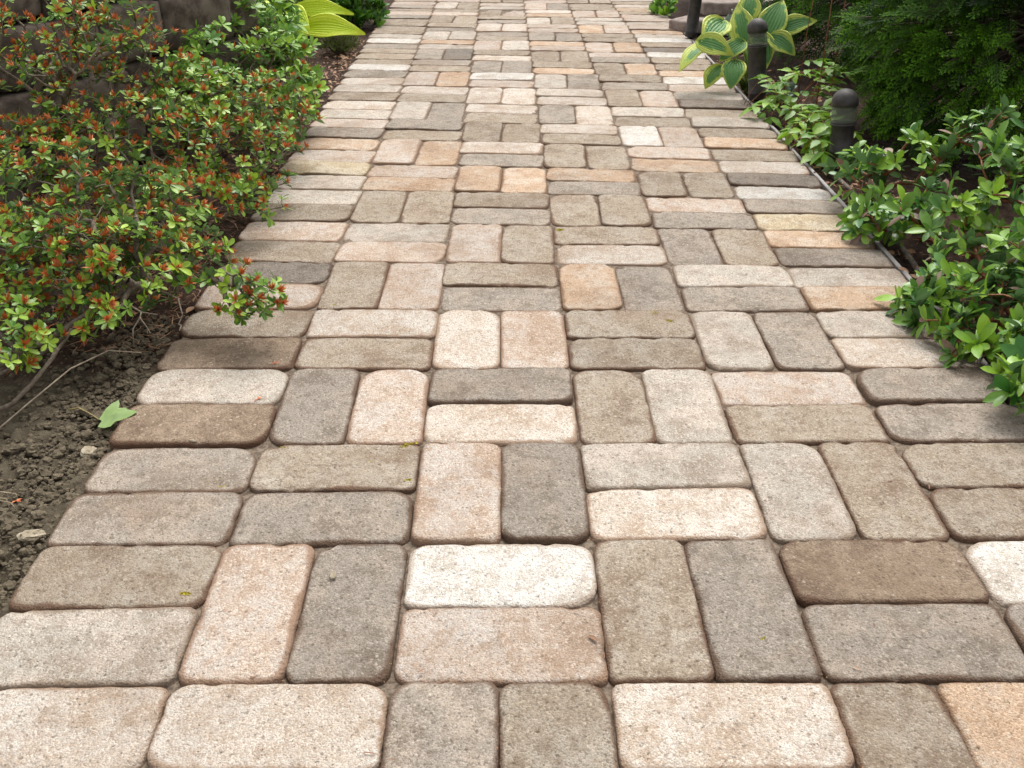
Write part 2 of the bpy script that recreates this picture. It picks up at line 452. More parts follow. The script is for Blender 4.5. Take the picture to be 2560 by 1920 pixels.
rng = random.Random(7)
def paver_mesh(cx, cy, hx, hy, ang, zc, lod, seed, cham=0.0):
    """one tumbled concrete paver; hx, hy are half sizes along / across its long axis"""
    r = random.Random(seed)
    N = {0: 112, 1: 72, 2: 44}[lod]
    rc = r.uniform(0.013, 0.023) + cham
    rcs = [rc * r.choice((.6, .8, 1, 1, 1.25, 1.7)) for _ in range(4)]
    off = Vector((seed * 3.17 % 100, seed * 1.71 % 100, seed * 0.37 % 50))
    out = []
    # outline of a rounded rectangle, points spread by arc length
    per = []
    for q, (sx, sy) in enumerate(((1, 1), (-1, 1), (-1, -1), (1, -1))):
        c = Vector((sx * (hx - rcs[q]), sy * (hy - rcs[q])))
        for k in range(7):
            a = math.pi / 2 * q + math.pi / 2 * k / 6
            per.append(c + Vector((math.cos(a), math.sin(a))) * rcs[q])
    per.append(per[0])
    L = [0]
    for a, b in zip(per, per[1:]): L.append(L[-1] + (b - a).length)
    j = 0
    for k in range(N):
        s = L[-1] * k / N
        while L[j + 1] < s: j += 1
        t = (s - L[j]) / max(1e-9, L[j + 1] - L[j])
        out.append(per[j].lerp(per[j + 1], t))
    # chips knocked off the rim
    chips = [(out[r.randrange(N)], r.uniform(.005, .016), r.uniform(.001, .0042)) for _ in range(r.randrange(3, 9))]
    bev = r.uniform(0.004, 0.0066) if lod == 0 else r.uniform(0.003, 0.0046)
    if lod < 2: es = [0, 0, .0007, .002, .004, .0065, .0095, .014, .021, .031, .042]
    else: es = [0, 0, .002, .005, .0095, .018, .034]
    es = [e for e in es if e < hy * 0.92] + [hy * 0.97]
    dep = 0.04
    vs = []; at = []
    tx, ty = r.gauss(0, .007), r.gauss(0, .007)
    for i, e in enumerate(es):
        for p in out:
            x = p.x * (hx - e) / hx; y = p.y * (hy - e) / hy
            q3 = Vector((x * 55, y * 55, 0)) + off
            wob = 0.0013 * noise.noise(q3) + 0.0009 * noise.noise(q3 * 3.1)
            sc = 1 + wob / max(0.02, p.length) * max(0, 1 - e / .02)
            x *= sc; y *= sc
            if e < bev: z = -bev * (1 - math.sqrt(max(0, 1 - ((bev - e) / bev) ** 2)))
            else: z = 0.0
            for cp, cr, cd in chips:
                d2 = (Vector((x, y)) - cp).length
                if d2 < cr: z -= cd * (1 - (d2 / cr) ** 2)
            z += 0.0011 * noise.noise(q3 * 0.35) + 0.0005 * noise.noise(q3 * 1.6)
            if lod < 2: z += (0.0004 + .0005 * max(0, 1 - e / .012)) * noise.noise(q3 * 5)
            z -= 0.0016 * ((x / hx) ** 2 + (y / hy) ** 2) * 0.5
            z += tx * x + ty * y
            if i == 0: z = -dep
            vs.append((x, y, z)); at.append(max(0.0, 1 - e / 0.014) if i else 1.0)
    fs = []
    for i in range(len(es) - 1):
        for k in range(N):
            k2 = (k + 1) % N
            fs.append((i * N + k, i * N + k2, (i + 1) * N + k2, (i + 1) * N + k))
    b = (len(es) - 1) * N
    # inner slit: quads across the long axis
    for k in range(N // 2):
        a0, a1 = b + (k) % N, b + (k + 1) % N
        c0, c1 = b + (N - k) % N, b + (N - k - 1) % N
        if len({a0, a1, c0, c1}) == 4: fs.append((a0, a1, c1, c0))
        elif len({a0, a1, c1}) == 3: fs.append((a0, a1, c1))
    mb = MB(); mb.add(vs, fs, at)
    return mb

# colours read off the photograph, near stone first in a crosswise pair, left stone first in a lengthwise pair
# per row: left edge, four inner columns, right edge
PAV = [
 "CC SC GT WC TO WT", "ST PG PW TG GB GW", "GG GT PG CS ST TT", "BS GP CG TS TP GG",
 "BT TC CP TT SG CS", "PD TP GT OG GS OS", "TP PS PT CT GT GO", "TS TT GT TT GP YG",
 "SY OP OO GO TT WD", "PO PO GC TT OP CT", "GP TG TT TC WP OT", "SC SG TC GC TS ST",
 "TS TC CC CS TP DS", "CG PO PW SG GT PW", "WT TG GG OT TO OT", "TT GD CT TT GP TW",
 "GW SO PS PO PO DT", "ST SS TG GG TT WS", "TT GT CC PP OP OP", "TG TT GT ST SS SP",
 "PT PT TP OC PP PT", "GP ST SC PG TT OC", "TP PT TT PP TT TS", "ST TP PT TS PT SS",
]
ORD = "first second third fourth fifth sixth seventh eighth ninth tenth eleventh twelfth thirteenth fourteenth fifteenth sixteenth seventeenth eighteenth nineteenth twentieth twenty-first twenty-second twenty-third twenty-fourth".split()
COLN = ["left edge column", "second column from left", "third column from left", "third column from right", "second column from right", "right edge column"]
PAVERS = {}
def put_paver(m, c, k, code, other, vert):
    gap = -0.0002
    if vert: us = (c + k * .5, c + k * .5 + .5); vs_ = (m, m + 1)
    else: us = (c, c + 1); vs_ = (m + k * .5, m + k * .5 + .5)
    P = [Vector(grid(u, v)) for u, v in ((us[0], vs_[0]), (us[1], vs_[0]), (us[1], vs_[1]), (us[0], vs_[1]))]
    cen = sum(P, Vector((0, 0))) / 4
    ex = ((P[1] + P[2]) - (P[0] + P[3])) / 2; ey = ((P[3] + P[2]) - (P[0] + P[1])) / 2
    seed = m * 100 + c * 10 + k + 1
    r = random.Random(seed)
    if vert:
        ang = math.atan2(ex.y, ex.x) * 0.35 + math.pi / 2
        hx, hy = ey.length / 2, ex.length * math.cos(0) / 2
    else:
        ang = math.atan2(ex.y, ex.x)
        hx, hy = ex.length / 2, ey.length / 2
        hy *= math.cos(ang)
    hx -= gap + r.uniform(0, .0010); hy -= gap + r.uniform(0, .0008)
    ang += r.gauss(0, .006)
    cen += Vector((r.gauss(0, .0008), r.gauss(0, .0008)))
    lod = 0 if m < 4 else (1 if m < 9 else 2)
    zc = zprof(cen.y) + r.gauss(0, .0016)
    mb = paver_mesh(0, 0, hx, hy, ang, zc, lod, seed, cham=r.choice((0, 0, 0, .006)))
    o = mb.build('paver', SM[code])
    slope = (zprof(cen.y + .01) - zprof(cen.y - .01)) / .02
    o.rotation_euler = (Matrix.Rotation(math.atan(slope), 3, 'X') @ Matrix.Rotation(ang, 3, 'Z')).to_euler()
    o.location = (cen.x, cen.y, zc)
    n1, n2 = STONE[code][0], STONE[other][0]
    if vert: how = f"{n1} lengthwise paver {'right' if k else 'left'} of {n2} twin"
    else: how = f"{n1} crosswise paver {'behind' if k else 'before'} {n2} twin"
    tag(o, f"{how}, {COLN[c]}, {ORD[m]} row from front", 'paver', 'basket weave pavers of the path')
    PAVERS[(m, c, k)] = o
for m, row in enumerate(PAV):
    for c, pr in enumerate(row.split()):
        vert = 1 <= c <= 4 and (m + c) % 2 == 0
        for k in (0, 1):
            if m >= 7: pr = pr.replace('T', 't').replace('G', 'g')
            put_paver(m, c, k, pr[k], pr[1 - k], vert)

def add_moss(key, spots, seed):
    """a tuft of moss growing on one paver: small leaflets in a patch; a child of that paver"""
    o = PAVERS[key]; r = random.Random(seed)
    inv = (Matrix.Translation(o.location) @ o.rotation_euler.to_matrix().to_4x4()).inverted()
    for x, y, rad, cnt in spots:
        mb = MB()
        bp = inv @ Vector((x, y, o.location.z))
        dx, dy = r.uniform(-1, 1), r.uniform(-1, 1)
        for _ in range(cnt):
            t = r.gauss(0, 1)
            px = bp.x + rad * (t * dx + r.gauss(0, .35)); py = bp.y + rad * (t * dy * .6 + r.gauss(0, .3))
            if abs(px) > .125 or abs(py) > .066: continue
            h = r.uniform(.0006, .0022)
            for q in range(3):
                a = r.uniform(0, 6.28); w = r.uniform(.0013, .0028)
                d = Vector((math.cos(a), math.sin(a), 0))
                b = Vector((px, py, -.0022))
                mb.add([b - d.yxz * w, b + d * w, b + d * w + Vector((d.y * w, -d.x * w, h)), b + Vector((0, 0, h * 1.1))], [(0, 1, 2, 3)], r.random())
        mb.build('moss', M_MOSS, o)

# ------------------------------------------------------------ leaf kit
PROF = {
 'oval':  [(0, .03), (.14, .55), (.38, .95), (.62, 1.0), (.84, .66), (1, .0)],
 'obov':  [(0, .03), (.2, .38), (.45, .8), (.7, 1.0), (.9, .68), (1, .0)],
 'ovate': [(0, .06), (.12, .72), (.32, 1.0), (.58, .82), (.82, .4), (1, .0)],
 'petal': [(0, .2), (.45, 1.0), (1, .0)],
 'needle': [(0, 1.0), (.6, .8), (1, .0)],
}
def leaf(mb, base, d, n, length, width, kind='oval', curl=0.25, fold=0.25, a=0.0, serr=0.0):
    """one leaf blade: midrib plus both margins, folded and curled"""
    d = d.normalized()
    x = d.cross(n)
    if x.length < 1e-4: x = d.cross(Vector((0.3, 0.5, 0.8)))
    x.normalize(); nn = x.cross(d).normalized()
    if kind == 'mix': kind = 'oval' if (base.x * 7919 + base.y * 104729 + d.x * 31) % 1 < .6 else 'obov'
    pr = PROF[kind]; vs = []; fs = []
    k = len(pr)
    for i, (t, w) in enumerate(pr):
        c = base + d * (length * t * (1 - 0.12 * abs(curl) * t)) - nn * (curl * length * t * t * 0.55)
        hw = w * width * .5
        if serr and i % 2: hw *= 1 - serr
        up = nn * (hw * fold)
        vs += [c - x * hw + up, c, c + x * hw + up]
    for i in range(k - 1):
        b = i * 3
        fs += [(b, b + 1, b + 4, b + 3), (b + 1, b + 2, b + 5, b + 4)]
    mb.add(vs, fs, a)

def rand_dir(r):
    z = r.uniform(-1, 1); t = r.uniform(0, 6.2832); s = math.sqrt(1 - z * z)
    return Vector((s * math.cos(t), s * math.sin(t), z))

def grow(r, bases, tips, jit=0.11, sag=0.05):
    """connect every tip to the nearest existing branch node; returns nodes, parents"""
    P = [Vector(b) for b in bases]; par = [-1] * len(P)
    arr = np.array([list(p) for p in P]); dist = np.zeros(len(P))
    tips = sorted(tips, key=lambda t: min((t - Vector(b)).length for b in bases))
    ends = []
    for t in tips:
        dv = np.linalg.norm(arr - np.array(t), axis=1)
        cost = dv + 0.22 * dist + 0.5 * np.maximum(0, arr[:, 2] - t.z - 0.02)
        i = int(np.argmin(cost))
        seg = max(2, min(6, int(dv[i] / 0.035)))
        p0 = P[i]; L = (t - p0).length; last = i
        bow = Vector((r.uniform(-1, 1), r.uniform(-1, 1), r.uniform(-.3, 1))) * L * jit
        newp = []
        for s in range(1, seg + 1):
            u = s / seg
            p = p0.lerp(t, u) + bow * (u * (1 - u) * 2) - Vector((0, 0, sag * L * u * (1 - u)))
            if s < seg: p += rand_dir(r) * 0.006
            P.append(p); par.append(last); newp.append(list(p))
            last = len(P) - 1
        dist = np.concatenate([dist, dist[i] + L * np.arange(1, seg + 1) / seg])
        arr = np.vstack([arr, newp]); ends.append(last)
    return P, par, ends

def branch_mesh(P, par, ends, r0=0.0009, powr=0.45, rmax=0.012, mb=None):
    cnt = [0] * len(P)
    for e in ends: cnt[e] += 1
    for i in range(len(P) - 1, -1, -1):
        if par[i] >= 0: cnt[par[i]] += cnt[i]
    rad = [min(rmax, r0 * max(1, c) ** powr) for c in cnt]
    mb = mb or MB()
    for i in range(len(P)):
        j = par[i]
        if j < 0: continue
        ra = min(rad[j], rad[i] * 1.35)
        tube(mb, [P[j], P[i]], [ra, rad[i]], 5 if rad[i] < .003 else 8, cap=False)
    return mb

def blob_tips(r, blobs):
    tips = []
    for (x, y, z), (rx, ry, rz), n in blobs:
        k = 0
        while k < n:
            d = rand_dir(r); s = r.uniform(0.35, 1.0) ** 0.6
            p = Vector((x + d.x * rx * s, y + d.y * ry * s, z + d.z * rz * s))
            if p.z < zprof(p.y) + 0.012: 
                if r.random() < .5: k += 1
                continue
            tips.append(p); k += 1
    return tips

def shrub(label, cat, bases, blobs, seed, leafm, barkm, L=(.014, .025), wr=.41, nleaf=(5, 8), kind='obov',
          redp=0.0, redm=None, r0=.0009, curl=.2, name='azalea_shrub', spread=(45, 85), extra=2, rmax=.012, bright=.45, xtra_tubes=(), group=None, bare=(), oldp=0.0):
    r = random.Random(seed)
    nb_tips = blob_tips(r, bare) if bare else []
    bset = {tuple(round(c, 6) for c in q) for q in nb_tips}
    tips = blob_tips(r, blobs) + nb_tips
    P, par, ends = grow(r, bases, tips)
    bare_ends = {e for e in ends if tuple(round(c, 6) for c in P[e]) in bset}
    base = Vector(bases[0])
    t = empty(name, base, label, cat, group)
    bm_ = branch_mesh(P, par, ends, r0=r0, rmax=rmax)
    for q in bases[1:]: tube(bm_, [base, base.lerp(Vector(q), .5) - Vector((0, 0, .02)), q], .004, 6)
    for pts, rad in xtra_tubes:
        pp, rr = [], []
        for i in range(len(pts) - 1):
            for u in range(5):
                q = Vector(pts[i]).lerp(Vector(pts[i + 1]), u / 5)
                pp.append(q + noise.noise_vector(q * 22) * .006); rr.append((rad[i] + (rad[i + 1] - rad[i]) * u / 5) * (1 + .25 * noise.noise(q * 60)))
        tube(bm_, pp, rr, 9)
    lf = MB(); reds = []; old = MB()
    for e in ends:
        p = P[e]; q = P[par[e]]
        if e in bare_ends: continue
        d = (p - q).normalized(); d = (d + Vector((0, 0, 0.75)) + rand_dir(r) * .25).normalized()
        _, x, y = frame(d)
        size = r.uniform(.72, 1.22); tone = min(1, max(0, r.gauss(bright, .22)))
        n = r.randint(*nleaf); a0 = r.uniform(0, 6.28)
        for i in range(n):
            a = a0 + 6.2832 * i / n * (1 if n < 6 else 1.0) + r.uniform(-.3, .3)
            th = R(r.uniform(*spread))
            rd_ = x * math.cos(a) + y * math.sin(a)
            dd = d * math.cos(th) + rd_ * math.sin(th)
            nn = d * math.sin(th) - rd_ * math.cos(th)
            ln = r.uniform(*L) * size
            leaf(old if r.random() < oldp else lf, p - d * r.uniform(0, .006), dd, nn + rand_dir(r) * .2, ln, ln * wr * r.uniform(.85, 1.15), kind,
                 curl * r.uniform(.2, 1.6), r.uniform(.1, .4), min(1, max(0, tone + r.gauss(0, .14))))
        for _ in range(extra):           # a few leaves down the twig
            u = r.uniform(.1, .9); bp = q.lerp(p, u); a = r.uniform(0, 6.28)
            rd_ = x * math.cos(a) + y * math.sin(a); dd = (d * .5 + rd_).normalized()
            ln = r.uniform(*L) * .85
            leaf(lf, bp, dd, d + rand_dir(r) * .3, ln, ln * wr, kind, curl, .25, max(0, tone - .2 + r.gauss(0, .1)))
        if redm and r.random() < redp:
            rd = MB(); reds.append((p, rd))
            for _ in range(r.randint(12, 20)):
                th = R(r.uniform(5, 62)); a = r.uniform(0, 6.28)
                dd = d * math.cos(th) + (x * math.cos(a) + y * math.sin(a)) * math.sin(th)
                ln = r.uniform(.009, .018)
                leaf(rd, p + d * r.uniform(-.001, .004), dd, rand_dir(r), ln, ln * .25, 'petal', r.uniform(-.2, .3), .3, r.random())
            if r.random() < .25:
                dd = (d + rand_dir(r) * .7).normalized()
                tube(rd, [p, p + dd * .015, p + dd * .028 + rand_dir(r) * .006], [.0005, .0004, .0003], 3, .4, cap=False)
    b = Vector(base)
    bm_.build('branches', barkm, t, loc=None).matrix_parent_inverse = Matrix.Translation(-b)
    lf.build('foliage', leafm, t).matrix_parent_inverse = Matrix.Translation(-b)
    if old.n: old.build('old_leaves', M_OLD, t).matrix_parent_inverse = Matrix.Translation(-b)
    # the hundred spent flowers nearest the camera are parts, the rest one mass
    reds.sort(key=lambda q: (q[0] - cam.location).length)
    for p, rd in reds[:99]: rd.build('spent_flower', redm, t, loc=p).location = p - b
    if len(reds) > 99:
        rest = MB()
        for p, rd in reds[99:]: rest.add(rd.v, rd.f, rd.a)
        rest.build('spent_flowers', redm, t).matrix_parent_inverse = Matrix.Translation(-b)
        rest_o = t.children[-1]; rest_o['kind'] = 'stuff'
    return t

def local(o, b):
    o.matrix_parent_inverse = Matrix.Translation(-Vector(b)); return o

# -------------------------------------------------------- left bed shrubs
Z = lambda x, y, dz=0: (x, y, zprof(y) - .02 + dz)
trunkA = ([(-.93, 1.40, .0), (-.86, 1.44, .03), (-.79, 1.50, .055), (-.73, 1.57, .075), (-.66, 1.66, .10)], [.0075, .007, .006, .0045, .0028])
trunkA2 = ([(-.90, 1.33, -.01), (-.84, 1.36, -.002), (-.79, 1.41, .008), (-.75, 1.49, .045), (-.735, 1.56, .075)], [.0055, .0048, .0042, .0038, .003])
shrub("low azalea with rusty spent flowers, its long spray reaching over the path edge", 'shrub',
      [(-.93, 1.42, -.01), (-.66, 1.66, .10), (-.86, 1.60, .0), (-.80, 1.75, -.01)],
      [((-.857, 1.85, .19), (.18, .15, .13), 185), ((-.70, 1.86, .14), (.15, .13, .12), 150), ((-.80, 1.64, .155), (.14, .10, .10), 135),
       ((-.665, 1.69, .13), (.12, .10, .08), 80), ((-.53, 1.70, .115), (.07, .05, .05), 26), ((-.455, 1.625, .10), (.07, .05, .055), 34),
       ((-.79, 1.46, .10), (.06, .05, .05), 22), ((-.72, 1.56, .09), (.09, .05, .035), 26), ((-.775, 1.42, .105), (.03, .03, .035), 6), ((-.82, 1.52, .15), (.05, .04, .03), 10), ((-.634, 1.45, .125), (.012, .012, .01), 1)],
      11, M_AZ, M_BARK, redp=.72, redm=M_RED, xtra_tubes=[trunkA, trunkA2], rmax=.008,
      bare=[((-.85, 1.6, .06), (.14, .12, .06), 50), ((-.80, 1.75, .12), (.2, .15, .1), 40), ((-.62, 1.6, .06), (.1, .08, .04), 12)])
shrub("dense rounded azalea full of rusty spent flowers, middle of the left bed", 'shrub',
      [(-.74, 2.12, -.02), (-.70, 2.35, -.02), (-.80, 2.2, -.02)],
      [((-.80, 2.25, .18), (.18, .16, .14), 150), ((-.63, 2.36, .14), (.15, .15, .12), 125), ((-.655, 2.12, .10), (.12, .10, .08), 65),
       ((-.61, 2.70, .13), (.12, .15, .11), 110), ((-.90, 2.15, .18), (.15, .12, .14), 100), ((-.54, 2.16, .095), (.06, .06, .05), 16), ((-.70, 2.5, .2), (.16, .14, .12), 110)],
      12, M_AZ, M_BARK, redp=.75, redm=M_RED, rmax=.009, bare=[((-.78, 2.05, .12), (.2, .15, .12), 50)])
shrub("tall sparse azalea with many bare grey stems, in front of the stone wall", 'shrub',
      [(-1.06, 2.15, -.02), (-.98, 2.3, -.02), (-1.1, 2.3, -.02), (-.95, 2.2, -.02), (-1.12, 2.1, -.02), (-1.02, 2.22, -.02), (-.93, 2.32, -.02), (-.9, 2.4, -.02), (-1.04, 2.06, -.02)],
      [((-.985, 2.3, .42), (.17, .12, .10), 85), ((-1.05, 2.2, .29), (.14, .10, .12), 60), ((-.89, 2.4, .41), (.15, .10, .09), 60),
       ((-.97, 2.4, .30), (.13, .10, .10), 60), ((-1.0, 2.1, .21), (.12, .08, .09), 40), ((-.85, 2.5, .33), (.12, .08, .08), 34), ((-1.15, 2.3, .4), (.1, .1, .1), 14)],
      13, M_AZ, M_BARK, redp=.85, redm=M_RED, r0=.0012, extra=0, rmax=.008, bare=[((-1.0, 2.2, .25), (.2, .15, .22), 90)])
shrub("bright green azalea with few rusty flowers, behind the denser azalea mound", 'shrub',
      [(-.80, 2.95, -.03), (-.72, 3.1, -.03)],
      [((-.79, 2.9, .22), (.14, .15, .12), 80), ((-.66, 3.1, .17), (.12, .15, .12), 85), ((-.74, 3.2, .25), (.12, .14, .10), 60),
       ((-.82, 2.72, .18), (.12, .10, .12), 70), ((-.60, 3.0, .11), (.07, .12, .09), 40)],
      14, M_AZB, M_BARK, redp=.4, redm=M_RED, L=(.022, .034), bright=.5)
shrub("leafy light green shrub without flowers, between azalea and yellow hosta", 'shrub',
      [(-.92, 3.6, -.04), (-.82, 3.7, -.04)],
      [((-.95, 3.6, .22), (.15, .15, .14), 70), ((-.81, 3.7, .18), (.11, .13, .13), 70), ((-1.0, 3.45, .24), (.12, .12, .12), 50), ((-.77, 3.72, .10), (.06, .10, .09), 25)],
      15, M_AZB, M_BARK, L=(.035, .052), wr=.40, nleaf=(4, 6), kind='oval', bright=.55, name='leafy_shrub')

# --------------------------------------------------------- right bed shrubs
RHK = dict(L=(.024, .050), wr=.41, nleaf=(4, 7), kind='mix', name='rhododendron_shrub', spread=(22, 82), extra=2, oldp=.05, curl=.28, r0=.0014, rmax=.006, bright=.46)
shrub("glossy green rhododendron with upright shoots, in front of the nearest bollard lamp", 'shrub',
      [(.99, 2.2, -.03), (.93, 2.3, -.03), (1.05, 2.1, -.03)],
      [((.86, 2.34, .07), (.07, .09, .05), 20), ((.98, 2.3, .12), (.10, .10, .07), 24), ((1.035, 2.28, .2), (.04, .05, .05), 7), ((.87, 2.15, .055), (.09, .10, .05), 22),
       ((.94, 2.05, .095), (.10, .10, .06), 26), ((1.08, 2.1, .19), (.08, .08, .06), 22), ((1.03, 1.97, .13), (.10, .09, .06), 22), ((.845, 2.2, .03), (.05, .08, .04), 14), ((.80, 2.16, .015), (.03, .06, .02), 7), ((.885, 2.5, .055), (.08, .07, .05), 20), ((1.12, 2.3, .2), (.08, .08, .06), 16)],
      21, M_RH, M_BARKR, **RHK)
shrub("low glossy rhododendron spilling over the right path edge, nearest the camera", 'shrub',
      [(.98, 1.62, -.03), (1.0, 1.8, -.03), (.95, 1.5, -.03)],
      [((.93, 1.86, .06), (.08, .09, .05), 22), ((.84, 1.76, .045), (.06, .08, .035), 17), ((.89, 1.66, .06), (.08, .09, .05), 28), ((.95, 1.66, .10), (.08, .09, .05), 28),
       ((.88, 1.52, .05), (.07, .07, .045), 25), ((.80, 1.57, .03), (.045, .05, .025), 12), ((.86, 1.43, .045), (.06, .05, .045), 24), ((1.0, 1.75, .12), (.08, .08, .05), 18), ((.83, 1.36, .05), (.05, .05, .035), 16), ((.79, 1.68, .035), (.055, .08, .03), 20), ((.77, 1.74, .02), (.03, .04, .015), 5)],
      22, M_RH, M_BARKR, **RHK)

# serrated leaf perennial with red stems
def perennial():
    r = random.Random(31)
    base = Vector((.92, 3.1, zprof(3.1) - .02))
    t = empty('serrated_perennial', base, "yellow green serrated perennial on thin red stems, around the bollard lamps", 'plant')
    st, lf = MB(), MB()
    tg = [((.86, 3.1, .01), 9), ((.83, 3.15, .02), 8), ((.975, 3.3, .05), 9), ((.964, 3.4, .09), 8), ((.926, 3.0, .04), 9), ((.83, 3.3, .045), 7), ((1.02, 3.3, .12), 7), ((.80, 3.0, .01), 5), ((.79, 2.8, .005), 5), ((.87, 2.9, .01), 7)]
    for (x, y, z), n in tg:
        for _ in range(int(n * .72)):
            p = Vector((x + .055 + r.gauss(0, .045), y + r.gauss(0, .06), max(zprof(y) + .012, z + r.gauss(0, .022))))
            b = Vector((.93 + r.gauss(0, .06), y + r.gauss(.05, .07), zprof(y) - .02))
            mid = b.lerp(p, .5) + Vector((0, 0, .035 + r.uniform(0, .03)))
            pts = [b, b.lerp(mid, .5) + Vector((0, 0, .012)), mid, mid.lerp(p, .5) + Vector((0, 0, .008)), p]
            tube(st, pts, [.0013, .0012, .001, .0008, .0006], 5, cap=False)
            tone = min(1, max(0, r.gauss(.5, .25)))
            for u in (.5, .75, 1.0):
                i = min(3, int(u * 4 - .01)); q = pts[i].lerp(pts[i + 1], u * 4 - i)
                d = (pts[i + 1] - pts[i]).normalized()
                side = d.cross(Vector((0, 0, 1))).normalized()
                ds = [d] if u == 1.0 else []
                ds += [(d * .5 + side).normalized(), (d * .5 - side).normalized()]
                for dd in ds:
                    dd = (dd + Vector((0, 0, r.uniform(-.25, .1))) + rand_dir(r) * .12).normalized()
                    ln = r.uniform(.036, .060) * (1.1 if u == 1 else .85)
                    serr_leaf(lf, q, dd, Vector((r.gauss(0, .25), r.gauss(0, .25), 1)), ln, ln * .55, r, tone)
    for (x0, y0, x1, y1, h) in ((.99, 3.22, .985, 3.2, .5), (1.04, 3.25, 1.03, 3.2, .5), (1.01, 3.5, 1.0, 3.4, .5)):
        tube(st, [(x0, y0, -.03), ((x0 + x1) / 2 + .006, y0, h * .4), (x1, y1, h)], [.0018, .0016, .0012], 6)
    local(st.build('stems', M_BARKR, t), base); local(lf.build('foliage', M_EP, t), base)
def serr_leaf(mb, base, d, n, L, Wd, r, a):
    d = d.normalized(); x = d.cross(n).normalized(); nn = x.cross(d).normalized()
    k = 9; vs = []; fs = []
    for i in range(k):
        t = i / (k - 1)
        w = math.sin(math.pi * min(1, t ** .72)) ** .85 * .5 * Wd if 0 < t < 1 else .0
        if i % 2 == 0: w *= .82
        c = base + d * (L * t) - nn * (.16 * L * t * t)
        vs += [c - x * w + nn * (w * .22) , c, c + x * w + nn * (w * .22)]
    for i in range(k - 1):
        b = i * 3
        fs += [(b, b + 1, b + 4, b + 3), (b + 1, b + 2, b + 5, b + 4)]
    mb.add(vs, fs, min(1, max(0, a + r.gauss(0, .1))))
perennial()

# ---------------------------------------------------------------- hostas
def hosta_leaf_mesh(base, tip, width, up, cup=.25, bend=.18, heart=.18, ribs=9):
    """broad hosta blade from its stalk end to its tip; val = 0 at the midrib, 1 at the margin"""
    base, tip, up = Vector(base), Vector(tip), Vector(up)
    d = tip - base; L = d.length; d.normalize()
    x = d.cross(up).normalized(); nn = x.cross(d).normalized()
    nu, nv = 19, 37
    vs = []; fs = []; at = []
    for i in range(nu):
        t = i / (nu - 1)
        w = (math.sin(math.pi * t ** .62) ** .8) * .5 * width if 0 < t < 1 else .002
        for j in range(nv):
            s = -1 + 2 * j / (nv - 1)
            back = heart * L * max(0, 1 - t / .35) ** 1.5 * abs(s) ** .8
            wob = .02 * L * math.sin(t * 9 + s * 2.2)
            c = base + d * (L * t - back) + x * (w * s)
            z = -bend * L * (t - .25) ** 2 * 2.2 + cup * w * abs(s) ** 1.4 + wob * abs(s) ** 2
            z += .0028 * math.cos(ribs * math.pi * s) * (1 - t) ** .4
            vs.append(c + nn * z)
            at.append(max(abs(s) ** 1.2, (t - .55) / .5 if t > .55 else 0))
    for i in range(nu - 1):
        for j in range(nv - 1):
            a = i * nv + j
            fs.append((a, a + 1, a + nv + 1, a + nv))
    mb = MB(); mb.add(vs, fs, at)
    return mb
def hosta(label, base, leaves, mat, stalkm, group=None):
    t = empty('hosta', base, label, 'hosta', None)
    b = Vector(base); sm = MB()
    for lb, tp, wd, up in leaves:
        tp = tuple(a + (c - a) * .92 for a, c in zip(lb, tp)); wd *= 1.04
        o = hosta_leaf_mesh(lb, tp, wd, up).build('leaf', mat, t); local(o, b)
        lb = Vector(lb)
        m1 = b.lerp(lb, .55) + Vector((0, 0, .03))
        tube(sm, [b + rand_dir(rng) * .015, m1, lb], [.005, .0045, .0035], 7)
    local(sm.build('stalks', stalkm, t), b)
    return t
M_STALK = simple_mat('hosta_stalk', (0.16, 0.28, 0.06), (0.24, 0.36, 0.09), 0.5, 50)
zb = zprof(3.7) - .02
hosta("variegated blue green hosta with yellow leaf margins, behind the middle bollard lamp", (.885, 3.72, zb),
      [((.725, 3.66, .135), (.585, 3.55, .085), .085, (-.3, -.2, 1)),
       ((.68, 3.60, .150), (.80, 3.56, .125), .085, (0, -.75, .7)),
       ((.77, 3.72, .195), (.69, 3.62, .155), .10, (-.1, -.8, .8)),
       ((.94, 3.74, .15), (.995, 3.78, .275), .10, (-.35, -.9, .25)),
       ((.885, 3.84, .19), (.90, 3.88, .285), .085, (-.1, -.9, .2)),
       ((.99, 3.74, .165), (1.11, 3.72, .215), .075, (0, -.6, .6)),
       ((.95, 3.70, .145), (1.04, 3.66, .100), .085, (.1, -.8, .7)),
       ((.90, 3.70, .15), (.945, 3.66, .04), .09, (.2, -.95, .3)),
       ((.81, 3.62, .075), (.785, 3.55, .005), .085, (-.3, -.9, .5)),
       ((.77, 3.66, .05), (.70, 3.60, .0), .08, (-.4, -.5, .8)),
       ((.84, 3.68, .13), (.75, 3.62, .09), .07, (-.2, -.7, .7)),
       ((.87, 3.78, .12), (.84, 3.83, .25), .09, (-.2, -.9, .3))],
      M_HOSTA, M_STALK)
hosta("golden yellow hosta with long pointed leaves, at the far left edge", (-.90, 4.4, zprof(4.4) - .02),
      [((-.84, 4.36, .135), (-.60, 4.36, .150), .085, (.1, -.65, .75)),
       ((-.79, 4.26, .085), (-.545, 4.22, .095), .105, (.1, -.7, .7)),
       ((-.87, 4.25, .15), (-.76, 4.15, .11), .10, (.1, -.6, .8)),
       ((-.95, 4.32, .18), (-.99, 4.2, .15), .10, (-.2, -.5, .8)),
       ((-.85, 4.45, .20), (-.73, 4.5, .21), .09, (.1, -.6, .8)),
       ((-.84, 4.26, .06), (-.79, 4.18, -.005), .07, (.2, -.8, .6))],
      M_HOSTAY, M_STALK)

